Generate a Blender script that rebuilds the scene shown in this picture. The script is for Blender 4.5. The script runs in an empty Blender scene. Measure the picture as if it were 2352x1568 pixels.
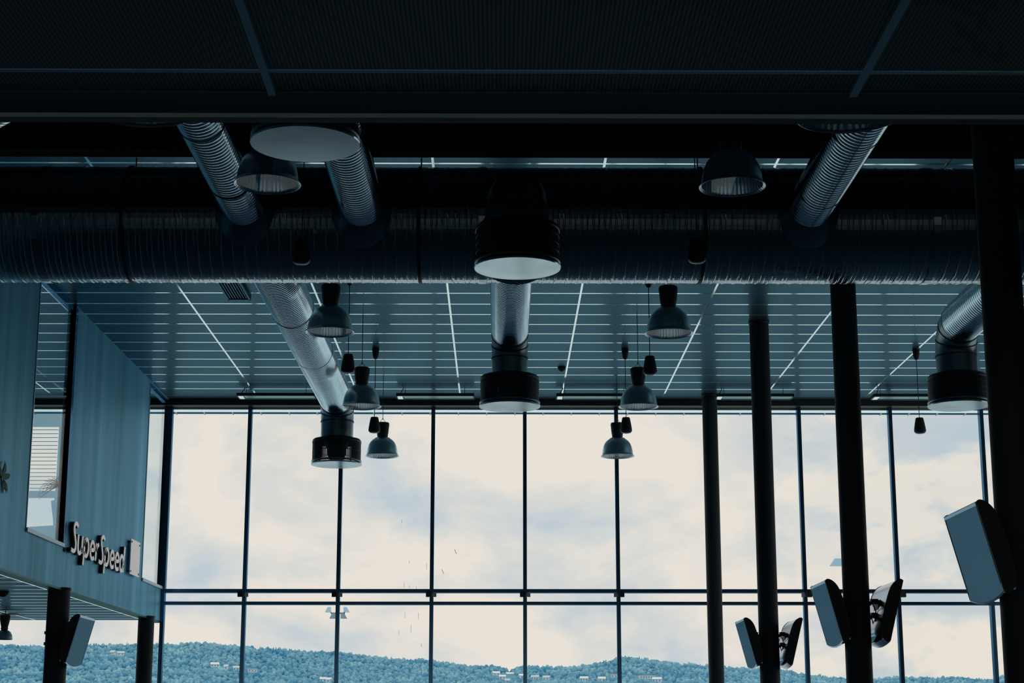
import bpy, bmesh, math, random
from mathutils import Vector, Matrix, Euler
random.seed(7)
S = bpy.context.scene
COL = S.collection
PI = math.pi
F = 4000.0
PITCH, YAW = math.radians(12.68), math.radians(-0.40)

# ------------------------------------------------------------------ camera
cam_d = bpy.data.cameras.new('camera')
cam_d.sensor_width = 36.0
cam_d.lens = F / 2352 * 36.0
cam_d.clip_end = 12000
cam = bpy.data.objects.new('camera', cam_d)
COL.objects.link(cam)
cam.location = (0, 0, 0)
cam.rotation_euler = Euler((PI/2 + PITCH, 0.0, YAW), 'XYZ')
S.camera = cam
RM = cam.rotation_euler.to_matrix()

def ray(px, py):
    return RM @ Vector(((px-1176)/F, (784-py)/F, -1.0))
def PY(px, py, Y):                       # point seen at a pixel, at depth Y
    d = ray(px, py); return d * (Y / d.y)
def PX(px, py, X):                       # point seen at a pixel, on the plane x = X
    d = ray(px, py); return d * (X / d.x)

# ------------------------------------------------------------------ sky
W = bpy.data.worlds.new('sky'); S.world = W; W.use_nodes = True
nt = W.node_tree; nt.nodes.clear()
def N(t, **k):
    n = nt.nodes.new(t)
    for a, b in k.items(): setattr(n, a, b)
    return n
def L(a, b): nt.links.new(a, b)
out = N('ShaderNodeOutputWorld'); bg = N('ShaderNodeBackground'); L(bg.outputs[0], out.inputs[0])
tc = N('ShaderNodeTexCoord'); sep = N('ShaderNodeSeparateXYZ'); L(tc.outputs['Generated'], sep.inputs[0])
mp = N('ShaderNodeMapping'); mp.inputs['Scale'].default_value = (9, 9, 17); mp.inputs['Location'].default_value = (0.4, 0.0, 1.3)
L(tc.outputs['Generated'], mp.inputs[0])
nz = N('ShaderNodeTexNoise'); nz.inputs['Scale'].default_value = 1.0; nz.inputs['Detail'].default_value = 6; nz.inputs['Roughness'].default_value = .55
nz.inputs['Distortion'].default_value = .3
L(mp.outputs[0], nz.inputs[0])
rp = N('ShaderNodeValToRGB'); L(nz.outputs[0], rp.inputs[0])
e = rp.color_ramp.elements
e[0].position = .36; e[0].color = (.54, .61, .665, 1)
e[1].position = .55; e[1].color = (.83, .765, .69, 1)
x_ = rp.color_ramp.elements.new(.46); x_.color = (.69, .695, .67, 1)
# billowy clouds with a blue grey gap, low in the east (azimuth right of the hall's axis)
mp2 = N('ShaderNodeMapping'); mp2.inputs['Scale'].default_value = (12, 12, 22); mp2.inputs['Location'].default_value = (2.13, .7, 3.1)
L(tc.outputs['Generated'], mp2.inputs[0])
nz2 = N('ShaderNodeTexNoise'); nz2.inputs['Scale'].default_value = 1.0; nz2.inputs['Detail'].default_value = 7; nz2.inputs['Roughness'].default_value = .55
L(mp2.outputs[0], nz2.inputs[0])
rp2 = N('ShaderNodeValToRGB'); L(nz2.outputs[0], rp2.inputs[0])
e = rp2.color_ramp.elements
e[0].position = .40; e[0].color = (.48, .565, .635, 1)
e[1].position = .51; e[1].color = (.83, .76, .67, 1)
x_ = rp2.color_ramp.elements.new(.48); x_.color = (.67, .69, .67, 1)
mr = N('ShaderNodeMapRange'); mr.inputs['From Min'].default_value = .10; mr.inputs['From Max'].default_value = .20; mr.inputs['To Max'].default_value = .75
L(sep.outputs[0], mr.inputs[0])
mx = N('ShaderNodeMix', data_type='RGBA'); L(mr.outputs[0], mx.inputs[0]); L(rp.outputs[0], mx.inputs[6]); L(rp2.outputs[0], mx.inputs[7])
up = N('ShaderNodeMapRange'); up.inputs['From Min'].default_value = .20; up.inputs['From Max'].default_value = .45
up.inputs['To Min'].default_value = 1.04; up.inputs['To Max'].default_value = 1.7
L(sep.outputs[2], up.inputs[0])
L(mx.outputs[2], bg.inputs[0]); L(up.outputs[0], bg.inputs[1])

S.view_settings.view_transform = 'Standard'
S.view_settings.look = 'None'
S.view_settings.gamma = 1.0
S.view_settings.exposure = 0.0
S.view_settings.use_curve_mapping = False

# ------------------------------------------------------------------ materials
def new_mat(name):
    m = bpy.data.materials.new(name); m.use_nodes = True
    t = m.node_tree; t.nodes.clear()
    o = t.nodes.new('ShaderNodeOutputMaterial')
    return m, t, o
def princ(name, col, rough=.5, metal=0.0, spec=.5, noise=0.0, nscale=8.0, bump=0.0, stretch=None, coat=0.0):
    m, t, o = new_mat(name)
    b = t.nodes.new('ShaderNodeBsdfPrincipled'); t.links.new(b.outputs[0], o.inputs[0])
    b.inputs['Base Color'].default_value = (*col, 1)
    b.inputs['Roughness'].default_value = rough
    b.inputs['Metallic'].default_value = metal
    b.inputs['Specular IOR Level'].default_value = spec
    b.inputs['Coat Weight'].default_value = coat
    if noise or bump:
        c = t.nodes.new('ShaderNodeTexCoord'); n = t.nodes.new('ShaderNodeTexNoise')
        n.inputs['Scale'].default_value = nscale; n.inputs['Detail'].default_value = 4
        src = c.outputs['Object']
        if stretch:
            q = t.nodes.new('ShaderNodeMapping'); q.inputs['Scale'].default_value = stretch
            t.links.new(src, q.inputs[0]); src = q.outputs[0]
        t.links.new(src, n.inputs[0])
        if noise:
            r = t.nodes.new('ShaderNodeMapRange'); r.inputs['From Min'].default_value = .3; r.inputs['From Max'].default_value = .7
            r.inputs['To Min'].default_value = 1-noise; r.inputs['To Max'].default_value = 1+noise
            t.links.new(n.outputs[0], r.inputs[0])
            x = t.nodes.new('ShaderNodeMix'); x.data_type = 'RGBA'; x.blend_type = 'MULTIPLY'; x.inputs[0].default_value = 1
            x.inputs[6].default_value = (*col, 1); t.links.new(r.outputs[0], x.inputs[7])
            t.links.new(x.outputs[2], b.inputs['Base Color'])
        if bump:
            u = t.nodes.new('ShaderNodeBump'); u.inputs['Strength'].default_value = bump; u.inputs['Distance'].default_value = .01
            t.links.new(n.outputs[0], u.inputs['Height']); t.links.new(u.outputs[0], b.inputs['Normal'])
    return m
def satin(name, diff, glos, rough, ribs=None, noise=0.0, nscale=1.0, stretch=None, ribc=.35):
    """painted sheet metal: matt colour plus a tinted sheen of its own"""
    m, t, o = new_mat(name)
    d = t.nodes.new('ShaderNodeBsdfDiffuse'); d.inputs[0].default_value = (*diff, 1)
    g = t.nodes.new('ShaderNodeBsdfGlossy'); g.inputs[0].default_value = (*glos, 1); g.inputs['Roughness'].default_value = rough
    a = t.nodes.new('ShaderNodeAddShader')
    t.links.new(d.outputs[0], a.inputs[0]); t.links.new(g.outputs[0], a.inputs[1]); t.links.new(a.outputs[0], o.inputs[0])
    if ribs or noise:
        c = t.nodes.new('ShaderNodeTexCoord')
        if ribs:
            w = t.nodes.new('ShaderNodeTexWave'); w.wave_type = 'BANDS'; w.bands_direction = 'X'
            w.inputs['Scale'].default_value = ribs; w.inputs['Distortion'].default_value = 0
            t.links.new(c.outputs['Object'], w.inputs[0]); fac = w.outputs['Fac']; lo, hi = 1-ribc, 1+ribc
            fm, fM = 0, 1
        else:
            w = t.nodes.new('ShaderNodeTexNoise'); w.inputs['Scale'].default_value = nscale; w.inputs['Detail'].default_value = 3
            q = t.nodes.new('ShaderNodeMapping'); q.inputs['Scale'].default_value = stretch or (1, 1, 1)
            t.links.new(c.outputs['Object'], q.inputs[0]); t.links.new(q.outputs[0], w.inputs[0]); fac = w.outputs['Fac']
            lo, hi = 1-noise, 1+noise; fm, fM = .3, .7
        r = t.nodes.new('ShaderNodeMapRange'); r.inputs['From Min'].default_value = fm; r.inputs['From Max'].default_value = fM
        r.inputs['To Min'].default_value = lo; r.inputs['To Max'].default_value = hi
        t.links.new(fac, r.inputs[0])
        for col, sh in ((diff, d), (glos, g)):
            x = t.nodes.new('ShaderNodeMix'); x.data_type = 'RGBA'; x.blend_type = 'MULTIPLY'; x.inputs[0].default_value = 1
            x.inputs[6].default_value = (*col, 1); t.links.new(r.outputs[0], x.inputs[7]); t.links.new(x.outputs[2], sh.inputs[0])
    return m
def glass(name, tint, refl):
    m, t, o = new_mat(name)
    a = t.nodes.new('ShaderNodeBsdfTransparent'); a.inputs[0].default_value = (*tint, 1)
    g = t.nodes.new('ShaderNodeBsdfGlossy'); g.inputs['Roughness'].default_value = 0.0
    f = t.nodes.new('ShaderNodeMath'); f.operation = 'MULTIPLY'; f.inputs[1].default_value = refl
    fr = t.nodes.new('ShaderNodeFresnel'); ge = t.nodes.new('ShaderNodeNewGeometry')
    ir = t.nodes.new('ShaderNodeMapRange'); ir.inputs['To Min'].default_value = 1.45; ir.inputs['To Max'].default_value = 1/1.45
    t.links.new(ge.outputs['Backfacing'], ir.inputs[0]); t.links.new(ir.outputs[0], fr.inputs[0])
    t.links.new(fr.outputs[0], f.inputs[0])
    x = t.nodes.new('ShaderNodeMixShader'); t.links.new(f.outputs[0], x.inputs[0])
    t.links.new(a.outputs[0], x.inputs[1]); t.links.new(g.outputs[0], x.inputs[2]); t.links.new(x.outputs[0], o.inputs[0])
    return m
def sheer(name, tint, diff, fac):
    m, t, o = new_mat(name)
    a = t.nodes.new('ShaderNodeBsdfTransparent'); a.inputs[0].default_value = (*tint, 1)
    g = t.nodes.new('ShaderNodeBsdfTranslucent'); g.inputs[0].default_value = (*diff, 1)
    x = t.nodes.new('ShaderNodeMixShader'); x.inputs[0].default_value = fac
    t.links.new(a.outputs[0], x.inputs[1]); t.links.new(g.outputs[0], x.inputs[2]); t.links.new(x.outputs[0], o.inputs[0])
    return m

M = {}
M['panel'] = satin('perforated ceiling sheet', (.035, .058, .07), (.073, .158, .207), .34, ribs=11.0, ribc=.09)
M['panel_near'] = satin('perforated soffit sheet', (.05, .072, .078), (.12, .18, .20), .4, ribs=23.0)
M['bar'] = satin('white ceiling rail', (.25, .31, .32), (.88, .98, .99), .09)
M['bar_near'] = satin('soffit rail', (.25, .48, .66), (.30, .52, .66), .2)
M['black'] = princ('black painted steel', (.05, .065, .07), .5, spec=.2)
M['trimdark'] = satin('dark teal trim', (.03, .05, .05), (.08, .15, .16), .3)
M['column'] = princ('dark column paint', (.045, .066, .076), .55, spec=.15)
M['navy'] = satin('dark blue frame', (.010, .022, .036), (.07, .18, .30), .18)
M['galv'] = princ('galvanised spiral sheet', (.70, .90, 1.0), .16, 1.0, noise=.10, nscale=3)
M['galv_dark'] = princ('dull galvanised sheet', (.22, .31, .35), .33, 1.0, noise=.15, nscale=3)
M['galv_main'] = princ('weathered galvanised sheet', (.38, .48, .50), .19, 1.0, noise=.05, nscale=2)
M['casing'] = princ('dark perforated casing', (.035, .055, .065), .4, .7)
M['plate'] = satin('pale painted plate', (.09, .14, .20), (.50, .60, .63), .15, noise=.10, nscale=2.5)
M['alu'] = princ('spun aluminium', (.62, .80, .84), .33, 1.0)
M['alu_in'] = princ('bright ribbed aluminium', (.70, .82, .88), .26, 1.0)
M['wall'] = satin('teal wall sheet', (.13, .36, .50), (.10, .21, .28), .42, noise=.22, nscale=1.0, stretch=(1, 2.6, .07))
M['letter'] = satin('white sign face', (.62, .60, .60), (.45, .44, .44), .2)
M['letter_shade'] = princ('shaded letter edge', (.012, .018, .024), .6)  # side shadow of the white letters put in as a near-black colour
M['floor'] = princ('dark blue floor', (.07, .14, .23), .6, spec=.08)
M['backwall'] = princ('dim wall paint', (.10, .14, .17), .7)
M['white'] = princ('white enamel', (.78, .78, .74), .45)
M['silver'] = princ('silver trim', (.55, .68, .75), .25, .9)
M['screen'] = satin('switched off screen', (.016, .040, .062), (.06, .125, .18), .07)
M['cover'] = glass('lamp cover glass', (.93, .96, .97), .38)
M['tvsilver'] = princ('silver display casing', (.22, .38, .50), .18, .95)
M['pane'] = glass('clear glass', (.985, .99, .99), .5)
M['sidepane'] = glass('tinted glass', (.90, .96, .98), .45)
M['film'] = sheer('blue frosted film', (.50, .72, .84), (.3, .45, .5), .30)
M['sheer_line'] = princ('thin blind rail', (.25, .38, .42), .6)
M['leaf'] = satin('dark leaf', (.010, .022, .022), (.03, .06, .06), .3)
M['palm'] = princ('grey green palm', (.10, .18, .18), .6)
M['sill'] = princ('pale blue sill', (.35, .55, .65), .35, .4)
M['trimlight'] = princ('pale outside soffit', (.80, .88, .84), .6)
M['trimteal'] = princ('teal outside fascia', (.10, .20, .22), .6)
M['lens'] = satin('lamp louvre', (.20, .30, .33), (.2, .3, .32), .3)
M['sea'] = princ('pale water', (.40, .50, .54), .2, spec=.5, noise=.1, nscale=.02)
M['sheetroof'] = princ('pale roof', (.42, .55, .62), .7)
M['housewall'] = princ('pale house wall', (.60, .68, .72), .7)
M['glassdark'] = princ('house window', (.05, .12, .18), .2)
M['smudge'] = princ('dark smudge', (.03, .07, .09), .7)
M['streak'] = sheer('faint dirt', (.55, .62, .66), (.2, .25, .27), .3)
M['mast'] = princ('weathered mast metal', (.16, .26, .36), .5, .3)
M['ground'] = princ('hill ground', (.05, .22, .34), .9)  # blue of the distance haze is put into the ground colour
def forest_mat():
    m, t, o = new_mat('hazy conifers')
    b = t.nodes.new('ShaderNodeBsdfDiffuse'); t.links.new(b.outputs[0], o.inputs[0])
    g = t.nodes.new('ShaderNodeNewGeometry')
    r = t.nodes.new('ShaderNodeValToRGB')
    r.color_ramp.elements[0].color = (.035, .20, .36, 1); r.color_ramp.elements[1].color = (.27, .49, .57, 1)  # distance haze is mixed into the crown colours as blue
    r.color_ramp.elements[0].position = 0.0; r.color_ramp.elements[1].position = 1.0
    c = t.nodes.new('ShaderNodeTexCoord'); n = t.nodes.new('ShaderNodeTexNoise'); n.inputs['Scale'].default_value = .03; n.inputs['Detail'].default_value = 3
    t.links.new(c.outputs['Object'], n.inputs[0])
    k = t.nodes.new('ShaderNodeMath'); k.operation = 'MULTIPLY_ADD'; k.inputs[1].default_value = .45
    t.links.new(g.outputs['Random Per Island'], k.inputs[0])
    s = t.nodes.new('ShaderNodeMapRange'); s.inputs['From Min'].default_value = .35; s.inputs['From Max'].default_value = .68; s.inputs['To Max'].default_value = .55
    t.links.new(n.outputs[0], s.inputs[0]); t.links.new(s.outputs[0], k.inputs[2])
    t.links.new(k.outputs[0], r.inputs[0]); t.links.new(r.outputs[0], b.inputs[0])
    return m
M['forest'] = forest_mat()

# ------------------------------------------------------------------ helpers
def link(o, parent=None):
    COL.objects.link(o)
    if parent is not None: o.parent = parent
    return o
class MB:
    """collects shapes for ONE mesh object"""
    def __init__(s): s.v = []; s.f = []; s.sm = []
    def add(s, vs, fs, smooth=False):
        n = len(s.v); s.v += [tuple(v) for v in vs]
        s.f += [tuple(i+n for i in f) for f in fs]; s.sm += [smooth]*len(fs)
        return s
    def box(s, x0, x1, y0, y1, z0, z1):
        vs = [(x, y, z) for x in (x0, x1) for y in (y0, y1) for z in (z0, z1)]
        return s.add(vs, [(0,1,3,2), (4,6,7,5), (0,4,5,1), (2,3,7,6), (0,2,6,4), (1,5,7,3)])
    def bar(s, a, b, w, h):
        a, b = Vector(a), Vector(b); d = (b-a).normalized()
        u = d.cross(Vector((0, 0, 1)));
        if u.length < 1e-3: u = Vector((1, 0, 0))
        u.normalize(); v = u.cross(d)
        vs = [p + u*su*w/2 + v*sv*h/2 for p in (a, b) for su, sv in ((-1,-1), (1,-1), (1,1), (-1,1))]
        return s.add(vs, [(0,1,2,3), (7,6,5,4), (0,4,5,1), (1,5,6,2), (2,6,7,3), (3,7,4,0)])
    def sweep(s, pts, rad, seg=24, caps=True, smooth=True):
        pts = [Vector(p) for p in pts]; n = len(pts)
        T = [(pts[min(i+1, n-1)] - pts[max(i-1, 0)]).normalized() for i in range(n)]
        ref = Vector((0, 0, 1)) if abs(T[0].z) < .9 else Vector((0, 1, 0))
        u = T[0].cross(ref).normalized(); vs = []; fs = []; arc = 0.0
        for i in range(n):
            if i: arc += (pts[i]-pts[i-1]).length
            u = (u - T[i]*u.dot(T[i])).normalized(); v = T[i].cross(u)
            for k in range(seg):
                a = 2*PI*k/seg
                r = rad(arc, a) if callable(rad) else (rad[i] if isinstance(rad, (list, tuple)) else rad)
                vs.append(pts[i] + (u*math.cos(a) + v*math.sin(a))*r)
        for i in range(n-1):
            for k in range(seg):
                j = (k+1) % seg
                fs.append((i*seg+k, i*seg+j, (i+1)*seg+j, (i+1)*seg+k))
        s.add(vs, fs, smooth)
        if caps:
            s.add(vs[:seg], [tuple(range(seg))[::-1]]); s.add(vs[-seg:], [tuple(range(seg))])
        return s
    def lathe(s, prof, c=(0, 0, 0), seg=40, smooth=True):
        c = Vector(c); vs = []; fs = []; n = len(prof)
        for r, z in prof:
            for k in range(seg):
                a = 2*PI*k/seg; vs.append(c + Vector((r*math.cos(a), r*math.sin(a), z)))
        for i in range(n-1):
            for k in range(seg):
                j = (k+1) % seg; fs.append((i*seg+k, i*seg+j, (i+1)*seg+j, (i+1)*seg+k))
        return s.add(vs, fs, smooth)
    def prism(s, poly, y0, y1):           # polygon in x,z extruded along y
        n = len(poly); vs = [(x, y0, z) for x, z in poly] + [(x, y1, z) for x, z in poly]
        fs = [tuple(range(n)), tuple(range(2*n-1, n-1, -1))] + [(i, n+i, n+(i+1) % n, (i+1) % n) for i in range(n)]
        return s.add(vs, fs)
    def build(s, name, mat, parent=None, loc=None, fix=True):
        me = bpy.data.meshes.new(name); me.from_pydata(s.v, [], s.f)
        me.polygons.foreach_set('use_smooth', s.sm)
        me.materials.append(M[mat] if isinstance(mat, str) else mat)
        if fix: bm = bmesh.new(); bm.from_mesh(me); bmesh.ops.recalc_face_normals(bm, faces=bm.faces); bm.to_mesh(me); bm.free()
        me.update()
        o = bpy.data.objects.new(name, me)
        if loc: o.location = loc
        return link(o, parent)
def thing(name, label, cat, loc=(0, 0, 0), rz=0.0, group=None):
    o = bpy.data.objects.new(name, None); o.empty_display_size = .2
    o.location = loc; o.rotation_euler = (0, 0, rz); link(o)
    return tag(o, label, cat, group)
def tag(o, label, cat, group=None, kind=None):
    o['label'] = label; o['category'] = cat
    if group: o['group'] = group
    if kind: o['kind'] = kind
    return o
def struct(o, label=None):
    o['kind'] = 'structure'
    if label: o['label'] = label
    return o
def copy_tree(root, loc, label, group=None, rz=None):
    r = root.copy(); COL.objects.link(r); r.location = loc; r['label'] = label
    if group: r['group'] = group
    if rz is not None: r.rotation_euler = (0, 0, rz)
    for ch in list(root.children):
        c = ch.copy(); COL.objects.link(c); c.parent = r
        for g in list(ch.children):
            d = g.copy(); COL.objects.link(d); d.parent = c
    return r

# ------------------------------------------------------------------ heights (camera eye = 0, floor = -1.7)
H, SOF, FL = 6.4, 2.12, -1.7
GY = 33.9                      # glass plane of the front facade
XW = -6.5                      # side wall of the upper room
XL, XR = -16.0, 13.0

# ------------------------------------------------------------------ setting
struct(MB().box(XL, XR, -9, 34.0, FL-.2, FL).build('floor', 'floor'), 'dark hall floor')
def cross_bars(mb, z, ys, x0, x1, w=.045, h=.0015):
    for y in ys: mb.box(x0, x1, y-w/2, y+w/2, z-h, z)
def long_bars(mb, z, xs, y0, y1, w=.030, h=.003):
    for x in xs: mb.box(x-w/2, x+w/2, y0, y1, z-h, z)
GX = [-.775 + 1.975*k for k in range(-8, 8)]
ceil = struct(MB().box(XL, XR, -9, 34.0, H, H+.3).build('ceiling', 'panel'), 'high ceiling of perforated teal metal sheets with white rails')
g = MB(); cross_bars(g, H, [25.17+.673*k for k in range(-26, 13)], XL, XR); long_bars(g, H, GX, 7, 33.3)
g.build('ceiling_rail', 'bar', ceil)
# lower ceiling over the camera: underside of the gallery
gal = struct(MB().box(XL, XR, -9, 5.74, SOF, SOF+.45).build('ceiling_gallery', 'panel_near'), 'dark ribbed underside of the gallery in the foreground')
g = MB(); cross_bars(g, SOF, [5.385-.673*k for k in range(0, 14)], XL, XR, .026, .002); long_bars(g, SOF, GX, -5, 5.60, .026, .008)
g.build('ceiling_rail', 'bar_near', gal)
prof = [(5.555, .012), (5.575, -.004), (5.61, -.012), (5.72, -.016), (5.74, -.016), (5.745, -.03), (5.80, -.030), (5.805, .46), (5.555, .46)]
vs = [(x, y, SOF+z) for x in (XL, XR) for y, z in prof]; n_ = len(prof)
fs = [tuple(range(n_)), tuple(range(2*n_-1, n_-1, -1))] + [(i, n_+i, n_+(i+1) % n_, (i+1) % n_) for i in range(n_)]
M['beam'] = satin('dark beam paint', (.07, .10, .105), (.09, .135, .15), .35)
struct(MB().add(vs, fs).build('trim_1', 'beam'), 'dark edge beam of the gallery overhead')
struct(MB().box(XW, XR, 17.36, 17.44, 5.95, H).box(XW, XR, 17.28, 17.52, 5.93, 5.95).build('trim_5', 'black'), 'added dark strip standing in for shade on the high ceiling in front of the big duct')  # added to darken the ceiling strip that mirrors the duct
# upper room on the left: slab, side wall with two tall openings
slab = struct(MB().box(XL, XW-.02, 5.9, 33.8, SOF, SOF+.38).build('ceiling_annex', 'panel'), 'slatted underside of the upper room on the left')
g = MB(); cross_bars(g, SOF, [25.17+.673*k for k in range(-20, 13)], XL, XW-.3, .05, .0015)
long_bars(g, SOF, [XW-.30, XW-2.35, XW-4.3], 10, 33.6, .03, .012)
g.build('ceiling_rail', 'bar', slab)
wy = dict(a=PX(66, 1100, XW).y, b=PX(153, 1100, XW).y, c=PX(331, 1200, XW).y, d=33.78)
SIL = 2.70
w = MB()
w.box(XW-.12, XW, 5.9, wy['a'], SOF-.02, H)
w.box(XW-.12, XW, wy['b'], wy['c'], SIL, H)
w.box(XW-.12, XW, wy['a'], 33.88, SOF-.02, SIL)
wl = struct(w.build('wall_left', 'wall'), 'teal sheet metal side wall of the upper room on the left')
MB().box(XW-.14, XW+.004, 5.9, 33.88, SOF-.05, SOF-.02).build('edge_trim', 'trimdark', wl)
g = MB(); g.box(XW-.05, XW+.012, wy['b'], 33.6, H-.02, H-.002); g.build('top_rail', 'wall', wl)
# openings of the side wall
def side_window(num, y0, y1, label, jw=.13):
    o = struct(MB().box(XW-.10, XW+.006, y1-.0, y1+jw, SIL-.06, H-.002).box(XW-.10, XW-.02, y0, y1, H-.10, H-.004).build('window_%d' % num, 'navy'), label)
    MB().box(XW-.045, XW-.035, y0, y1, SIL+.05, H-.1).build('pane', 'sidepane', o)
    MB().box(XW-.10, XW+.03, y0-.01, y1, SIL, SIL+.055).build('sill', 'sill', o)
    MB().box(XW-.10, XW+.012, y0-.012, y0+.012, SIL, H-.1).build('glazing_bead', 'silver', o)
side_window(1, wy['a'], wy['b'], 'tall window in the teal side wall, left of the sign letters')
side_window(2, wy['c'], wy['d'], 'tall window in the teal side wall beside the facade corner', .02)
# enclosing walls out of view
struct(MB().box(XL-.2, XL, -9, 34, FL, H+.3).build('wall_far_left', 'backwall'))
w = MB().box(XR, XR+.2, -9, 23.0, FL, H+.3).box(XR, XR+.2, 23.0, 34, FL, .4).box(XR, XR+.2, 23.0, 34, 5.2, H+.3)  # unseen window openings, added to throw light on the left wall
for y in (25.6, 28.3, 31.0, 33.7): w.box(XR, XR+.2, y, y+.2, .4, 5.2)
wr = struct(w.build('wall_right', 'backwall'), 'right side wall with unseen window openings added for light')
MB().box(XR+.09, XR+.10, 23.0, 33.8, .4, 5.2).build('pane', 'pane', wr)
w = MB().box(XL, XR, -9.2, -9, FL, -.6).box(XL, XR, -9.2, -9, 1.9, 2.9).box(XL, XR, -9.2, -9, 3.2, H+.3)  # unseen window gaps, added to brighten surfaces that face the camera
for k in range(11): w.box(XL+k*2.88, XL+k*2.88+.2, -9.2, -9, FL, H+.3)
wb = struct(w.build('wall_back', 'backwall'), 'back wall with unseen window openings added to lift the dark areas')
MB().box(XL, XR, -9.11, -9.1, -.6, 1.9).build('pane', 'pane', wb); MB().box(XL, XR, -9.11, -9.1, 2.9, 3.2).build('pane', 'pane', wb)

# front facade ------------------------------------------------------
hd = struct(MB().box(XL, XR, 33.60, 34.0, 6.275, H).build('trim_2', 'black'), 'black header beam above the glass facade')
struct(MB().box(XL, XR, 33.9, 34.18, 6.24, 6.272).build('trim_3', 'bar'), 'pale strip along the top of the facade')
ov = MB().box(XL, XR, 34.2, 34.66, 6.385, 6.5)
ov = struct(ov.build('trim_4', 'trimlight'), 'roof overhang outside the facade')
MB().box(XL, XR, 34.66, 34.72, 6.30, 6.5).build('fascia', 'navy', ov)
MB().box(XL, XR, 34.60, 34.655, 6.345, 6.385).build('gutter', 'trimteal', ov)
g = MB()
for k in range(-28, 24):
    x = .30+.569*k
    g.bar((x, 34.16, 6.365), (x, 34.70, 6.288), .022, .02)
g.build('overhang_bracket', 'trimlight', ov)
SP = 1.80; MX0 = .487
mull = {k: MX0 + SP*k for k in range(-9, 8)}
mull[-4] = -6.47
keys = sorted(k for k in mull if XL < mull[k] < XR)
for i, k in enumerate(keys[:-1]):
    x, x2 = mull[k], mull[keys[i+1]]
    left = x < -6.48
    z1 = 6.275
    o = MB().box(x-.036, x+.036, 33.73, 33.88, FL, z1)
    if k == keys[-2]: o.box(x2-.036, x2+.036, 33.73, 33.88, FL, z1)
    o = struct(o.build('window_%d' % (i+3), 'navy'), 'bay of the glass facade with a dark mullion on its left')
    if left:
        MB().box(x+.036, x2-.036, GY-.01, GY+.006, SOF+.4, z1).build('pane', 'pane', o)
        MB().box(x+.036, x2-.036, GY-.01, GY+.006, FL, SOF).build('pane', 'pane', o)
    else:
        MB().box(x+.036, x2-.036, 33.70, 33.90, 2.640, 2.708).build('transom', 'navy', o)
        MB().box(x+.036, x2-.036, 33.72, 33.90, 2.412, 2.470).build('transom', 'navy', o)
        MB().box(x+.036, x2-.036, GY-.01, GY+.006, 2.708, z1).build('pane', 'pane', o)
        MB().box(x+.036, x2-.036, GY-.01, GY+.006, 2.47, 2.64).build('pane', 'pane', o)
        lp = MB().box(x+.036, x2-.036, GY-.01, GY+.006, FL, 2.412).build('pane', 'pane', o)
        if k > -4:
            sgn = -1 if x < .6 else 1
            MB().box(x-.05 + sgn*.05, x+.05 + sgn*.05, 33.56, 33.66, 2.55, 2.66).build('clamp', 'black', o)
            MB().box(x-.03 - sgn*.07, x+.03 - sgn*.07, 33.60, 33.63, 2.55, 2.64).box(x-.03-sgn*.05, x+.03-sgn*.05, 33.62, 33.68, 2.56, 2.62).build('clamp_plate', 'white', o)
        if k == -1:
            g = MB()
            for px, py, h in ((923,1197,9),(940,1290,8),(928,1343,12),(941,1347,7),(956,1350,9),(930,1412,14),(961,1414,16),(944,1443,18),(916,1452,10),(968,1481,8),(980,1300,14)):
                p = PY(px, py, GY-.02); hh = h*33/4000/2
                g.box(p.x-.003, p.x+.003, GY-.018, GY-.011, p.z-hh, p.z+hh)
            g.build('dirt_streak', 'streak', o)
g = MB()
# two dark marks on the glass right of the k=-1 mullion
for px, py in ((1046, 1266), (1017, 1312)):
    a = PY(px-2, py-5, GY-.025); b = PY(px+2, py+5, GY-.025)
    g.bar(a, b, .030, .008)
wk = [o for o in COL.objects if o.name == 'window_%d' % (keys.index(-1)+3)][0]
g.build('glass_mark', 'smudge', wk)

# ------------------------------------------------------------------ columns
def column(px, py, Y, ztop, label, r=.153, clampz=None):
    X = PY(px, py, Y).x
    o = thing('column', label, 'column', (X, Y, FL), group='round steel columns')
    MB().lathe([(r, 0), (r, ztop-FL-.001)], seg=48).build('shaft', 'column', o)
    MB().lathe([(r+.001, 0), (r+.03, 0), (r+.03, .03), (r+.001, .035)], seg=48).build('base_ring', 'black', o)
    MB().lathe([(r+.001, ztop-FL-.04), (r+.012, ztop-FL-.035), (r+.012, ztop-FL-.002)], seg=48).build('top_ring', 'black', o)
    if clampz is not None:
        for z in (clampz+.105, clampz-.055):
            MB().lathe([(r+.001, z-.02-FL), (r+.018, z-.02-FL), (r+.018, z+.02-FL), (r+.001, z+.02-FL)], seg=48).build('clamp_ring', 'black', o)
    return X
cx4 = column(2338, 1250, 13.7, H, 'big dark round column at the right edge of the picture, nearest of all', .165, 1.39)
cx3 = column(1957, 1150, 20.45, H, 'dark round column carrying two displays, just left of the bright right-hand panes', clampz=1.37)
cx2 = column(1756, 1150, 27.0, H, 'dark round column with the two smaller displays', clampz=1.355)
cx1 = column(1638, 1250, 33.1, H, 'dark round column standing against the facade, farthest on the right side', .145)
cl1 = column(131, 1450, 26.2, SOF, 'dark round column under the upper room with one display on it', .165, 1.35)
cl2 = column(333, 1490, 32.6, SOF, 'dark round column under the corner of the upper room near the facade', .148)

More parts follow.
